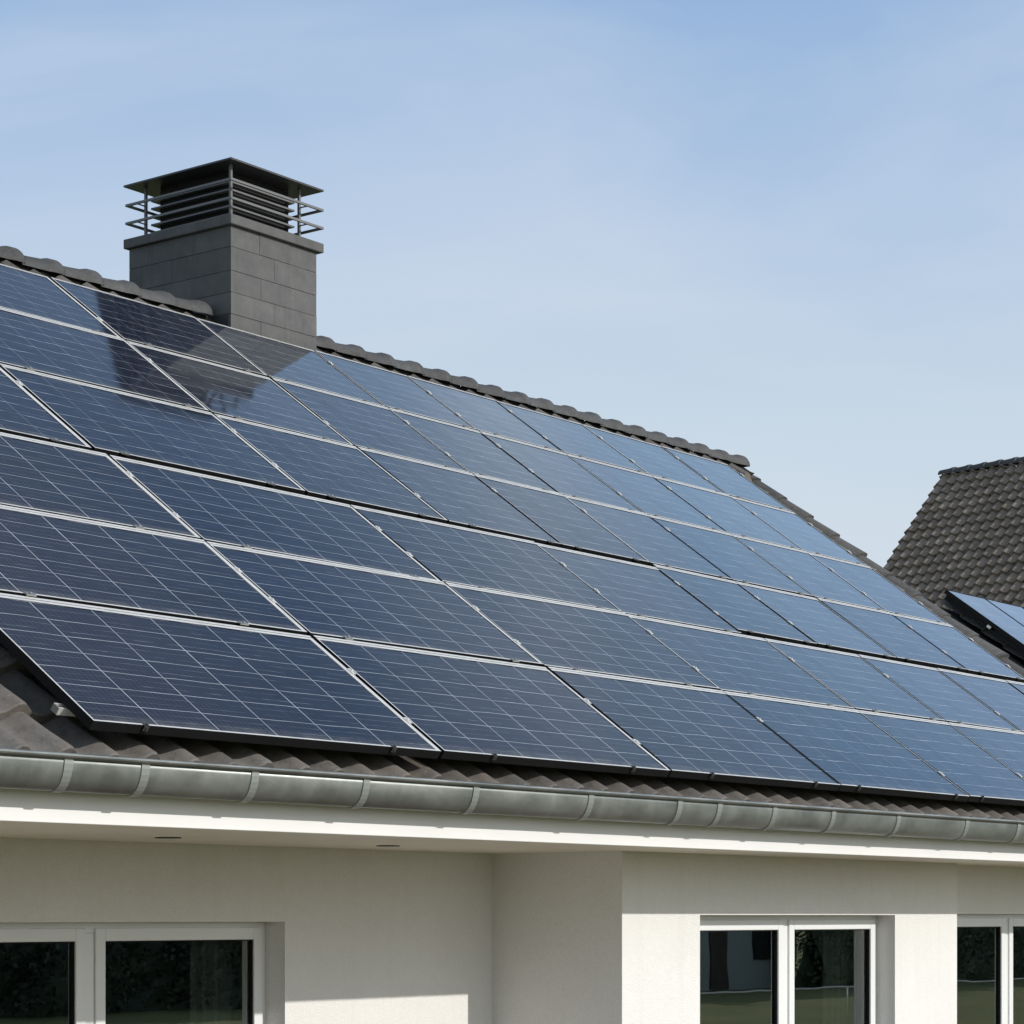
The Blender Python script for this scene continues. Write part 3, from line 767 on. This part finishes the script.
# local frame: +y along the ridge away from the camera; the visible slope faces -x
NLEN, NSL = 17.0, 12.2
t_ = MB(); tile_sheet(t_, NLEN, NSL, 0.25, 0.31, 0.075, 0.060, 0.010, samples=7)
sl_h = NSL * math.sin(NPH); sl_w = NSL * math.cos(NPH)
ro = t_.build('roof', TILE_N, nb, recalc=False)
# x_local(tile) -> -y (towards camera), y_local(tile) -> up slope (+x,+z)
ro.matrix_local = Matrix.Translation((-sl_w, 0.0, NB_P.z - sl_h)) @ Matrix((( 0, math.cos(NPH), -math.sin(NPH), 0), (-1, 0, 0, 0), (0, math.sin(NPH), math.cos(NPH), 0), (0, 0, 0, 1)))
b_ = MB(); tz = NB_P.z - 0.02
yA, yB = -NLEN, -0.03
def gable_prism(mb, x_lo, z_lo, z_top, y0, y1, th=None):
    A = [(-x_lo, z_lo), (x_lo, z_lo), (0, z_top)]
    lo = [mb.bm.verts.new((x, y0, z)) for x, z in A]; hi = [mb.bm.verts.new((x, y1, z)) for x, z in A]
    for i in range(3): mb.bm.faces.new((lo[i], lo[(i + 1) % 3], hi[(i + 1) % 3], hi[i]))
    mb.bm.faces.new(lo); mb.bm.faces.new(hi)
gable_prism(b_, sl_w, NB_P.z - sl_h - 0.06, NB_P.z - 0.06, yA, yB)
b_.build('roof_body', TILE_N, nb)
b_ = MB(); b_.box(-sl_w + 0.5, sl_w - 0.5, yA + 0.3, yB - 0.3, 0, NB_P.z - sl_h - 0.062); b_.build('wall', STUCCO, nb)
rcn = MB(); ridge_caps(rcn, 0, NLEN, None, 0.40, 0.115, 0.140)
rn_ = rcn.build('ridge_tiles', RIDGE, nb, recalc=False)
rn_.matrix_local = Matrix.Translation((0, 0.02, NB_P.z + 0.06)) @ Matrix.Rotation(-math.pi / 2, 4, 'Z')
vn = MB()
for j in range(int(NSL / 0.31)):
    y0 = j * 0.31 - 0.02; y1 = y0 + 0.34
    A = [vn.bm.verts.new((x, y0, z + 0.05)) for x, z in ((-0.03, -0.1), (-0.03, 0.05), (0.0, 0.075), (0.10, 0.075), (0.14, 0.03))]
    B = [vn.bm.verts.new((x, y1, z + 0.01)) for x, z in ((-0.03, -0.1), (-0.03, 0.05), (0.0, 0.075), (0.10, 0.075), (0.14, 0.03))]
    for i in range(5): vn.bm.faces.new((A[i], A[(i + 1) % 5], B[(i + 1) % 5], B[i]))
    vn.bm.faces.new(A); vn.bm.faces.new(B[::-1])
vo = vn.build('verge_tiles', TILE_N, nb); vo.matrix_local = ro.matrix_local.copy()

# low outbuilding carrying two tilted panels just beyond the gable
AX, AY, AZ = 25.291, 13.037, HZ + 3.792
an = empty('outbuilding', (AX, AY, 0))
tag(an, 'low tiled outbuilding just past the gable, carrying panels with a black underside', 'outbuilding')
AL = 4.4
at = MB(); tile_sheet(at, 5.4, AL, 0.225, 0.34, 0.05, 0.026)
ao = at.build('roof', TILE, an, recalc=False)
drop = 0.17
ao.location = (0.02, -AL * cosP + drop * sinP, AZ - AL * sinP - drop * cosP); ao.rotation_euler = (PH, 0, 0)
ab = MB()
y_e = -AL * cosP + drop * sinP; z_e = AZ - AL * sinP - drop * cosP
ab.extrude_x([(y_e, z_e - 0.03), (0.07, AZ - 0.21), (0.07, AZ - 0.36), (y_e, z_e - 0.16)], 0.0, 5.4); ab.build('roof_deck', DECK, an)
ab = MB(); ab.extrude_x([(y_e + 0.3, 0), (0.06, 0), (0.06, AZ - 0.4), (y_e + 0.3, z_e - 0.0)], 0.1, 5.3); ab.build('wall', STUCCO, an)
for i in range(3):
    p = empty('solar_panel', (AX + i * 1.0, AY - 1.72 * cosP, AZ - 1.72 * sinP), (PH, 0, 0))
    tag(p, ['pale solar panel with black underside on the outbuilding just past the gable', 'solar panel on the outbuilding at the right picture edge', 'solar panel on the outbuilding, farthest right of its three'][i], 'solar panel', 'solar panels on the outbuilding')
    f = MB(); W, H = 0.985, 1.72
    f.box(0, W, 0, 0.012, -0.045, 0.003); f.box(0, 0.010, 0.012, H - 0.012, -0.045, 0.003); f.box(W - 0.010, W, 0.012, H - 0.012, -0.045, 0.003); f.box(0, W, H - 0.012, H, -0.045, 0.003)
    f.build('frame', BLACK, p)
    g = MB(); g.quad([(0.01, 0.012, 0), (W - 0.01, 0.012, 0), (W - 0.01, H - 0.012, 0), (0.01, H - 0.012, 0)]); g.build('glass', CELLS_FINE, p)
    bk = MB(); bk.quad([(0.01, 0.012, -0.03), (0.01, H - 0.012, -0.03), (W - 0.01, H - 0.012, -0.03), (W - 0.01, 0.012, -0.03)]); bk.build('backsheet', BLACK, p, recalc=False)
    if i == 0:
        sk = MB(); sk.box(0.03, 0.05, 0.05, H - 0.03, -0.11, -0.046); sk.box(-0.02, 0.02, H * 0.55, H * 0.55 + 0.06, -0.075, -0.05); sk.build('mount', BLACK, p)  # bracket plus black skirt standing for the shade below the panel
        cl = MB(); cl.box(-0.03, 0.0, H * 0.56, H * 0.56 + 0.05, -0.075, -0.048); cl.build('clamp', ALU, p)

# ---------------------------------------------------------------- invented garden opposite the house, unseen, shaping the window reflections
def hedge(name, pts, h, depth, n, seed, label, cat, sz=0.11, mat=None):
    rnd = random.Random(seed); mb = MB()
    total = sum((Vector(b) - Vector(a)).length for a, b in zip(pts[:-1], pts[1:]))
    for a, b in zip(pts[:-1], pts[1:]):
        a, b = Vector((*a, 0)), Vector((*b, 0)); d = (b - a); ln = d.length; d.normalize(); nrm = Vector((-d.y, d.x, 0))
        for _ in range(int(n * ln / total)):
            s = rnd.uniform(0, ln)
            top = h * (0.82 + 0.12 * math.sin(s * 0.9) + 0.10 * math.sin(s * 2.3 + 1))
            z = top * rnd.random() ** 0.8; wd = depth * (0.5 + 0.5 * math.sqrt(max(0, 1 - (z / (top + .1)) ** 3)))
            c = a + d * s + nrm * rnd.uniform(-wd, wd) * 0.5 + Vector((0, 0, z))
            nv = Vector((rnd.gauss(0, 1), rnd.gauss(0, 1), rnd.gauss(0, 1))).normalized(); u = nv.orthogonal().normalized() * sz * rnd.uniform(.6, 1.5); v = nv.cross(u) * rnd.uniform(.5, .9)
            mb.quad([c - u, c + v, c + u, c - v])
    # dense inner growth so the belt is opaque
    rows = []
    for a, b in zip(pts[:-1], pts[1:]):
        for k in range(40):
            t = k / 40; x = a[0] + (b[0] - a[0]) * t; y = a[1] + (b[1] - a[1]) * t
            tp = h * (0.72 + 0.10 * math.sin(x * 0.55) + 0.06 * rnd.random())
            rows.append([mb.bm.verts.new((x + rnd.uniform(-.2, .2), y + dy * depth * 0.25 + rnd.uniform(-.25, .25), z * tp)) for dy, z in ((1, 0), (1.1, .3), (0.9, .6), (0.5, .9), (0, 1), (-1, .7), (-1, 0))])
    for a, b in zip(rows[:-1], rows[1:]):
        for i in range(6): mb.bm.faces.new((a[i], b[i], b[i + 1], a[i + 1]))
    o = mb.build(name, mat or LEAF, recalc=False)
    tag(o, label, cat)
    return o
hedge('hedge', [(31, -23.5), (57.5, -22.6)], 3.2, 1.8, 45000, 2, 'long dark hedge along the far lawn edge, mirrored in the left window', 'hedge', 0.07, DARKLEAF)  # added to give the left window its dark reflection
hedge('hedge', [(64.2, -21.6), (98, -20.5)], 3.0, 1.8, 45000, 3, 'hedge right of the grey garden house, mirrored in the right windows', 'hedge', 0.07)  # added for the green reflection in the right windows
gh = empty('garden_house', (60.5, -27, 0))  # invented, its pale wall brightens the reflection in the bay window
tag(gh, 'pale grey garden house across the lawn, mirrored in the left pane of the bay window', 'garden house')
q = MB(); q.box(-5.2, 5.2, 0, 4.0, 0, 2.7); q.build('wall', GHWALL, gh)
q = MB(); q.extrude_x([(-0.5, 2.701), (2.0, 4.2), (4.5, 2.701)], -5.6, 5.6); q.build('roof', TILE, gh)
for x0, x1, z0, z1, nm in ((-2.9, -1.7, 0.9, 2.1, 'window'), (0.2, 1.1, 0.02, 2.1, 'door'), (2.6, 3.9, 0.9, 2.1, 'window')):
    q = MB(); q.box(x0, x1, 4.002, 4.05, z0, z1); q.build(nm, BARK if nm == 'door' else NEARBLACK, gh)

fe = empty('garden_rail', (37, -11.0, 0))  # invented, draws the pale line mirrored in the panes
tag(fe, 'thin white rail across the lawn, mirrored in the right windows', 'fence')
r = MB(); r.tube((0, 0, 0.66), (46, 3.5, 0.66), 0.017, 8); r.build('rail', PVC, fe)
pm = None
for i in range(6):
    if pm is None:
        q = MB(); q.tube((0, 0, 0), (0, 0, 0.64), 0.013, 8); o = q.build('post', PVC, fe); pm = o.data
    else:
        o = bpy.data.objects.new('post', pm); C.objects.link(o); o.parent = fe
    o.location = (0.5 + i * 9.0, (0.5 + i * 9.0) * 3.5 / 46, 0)
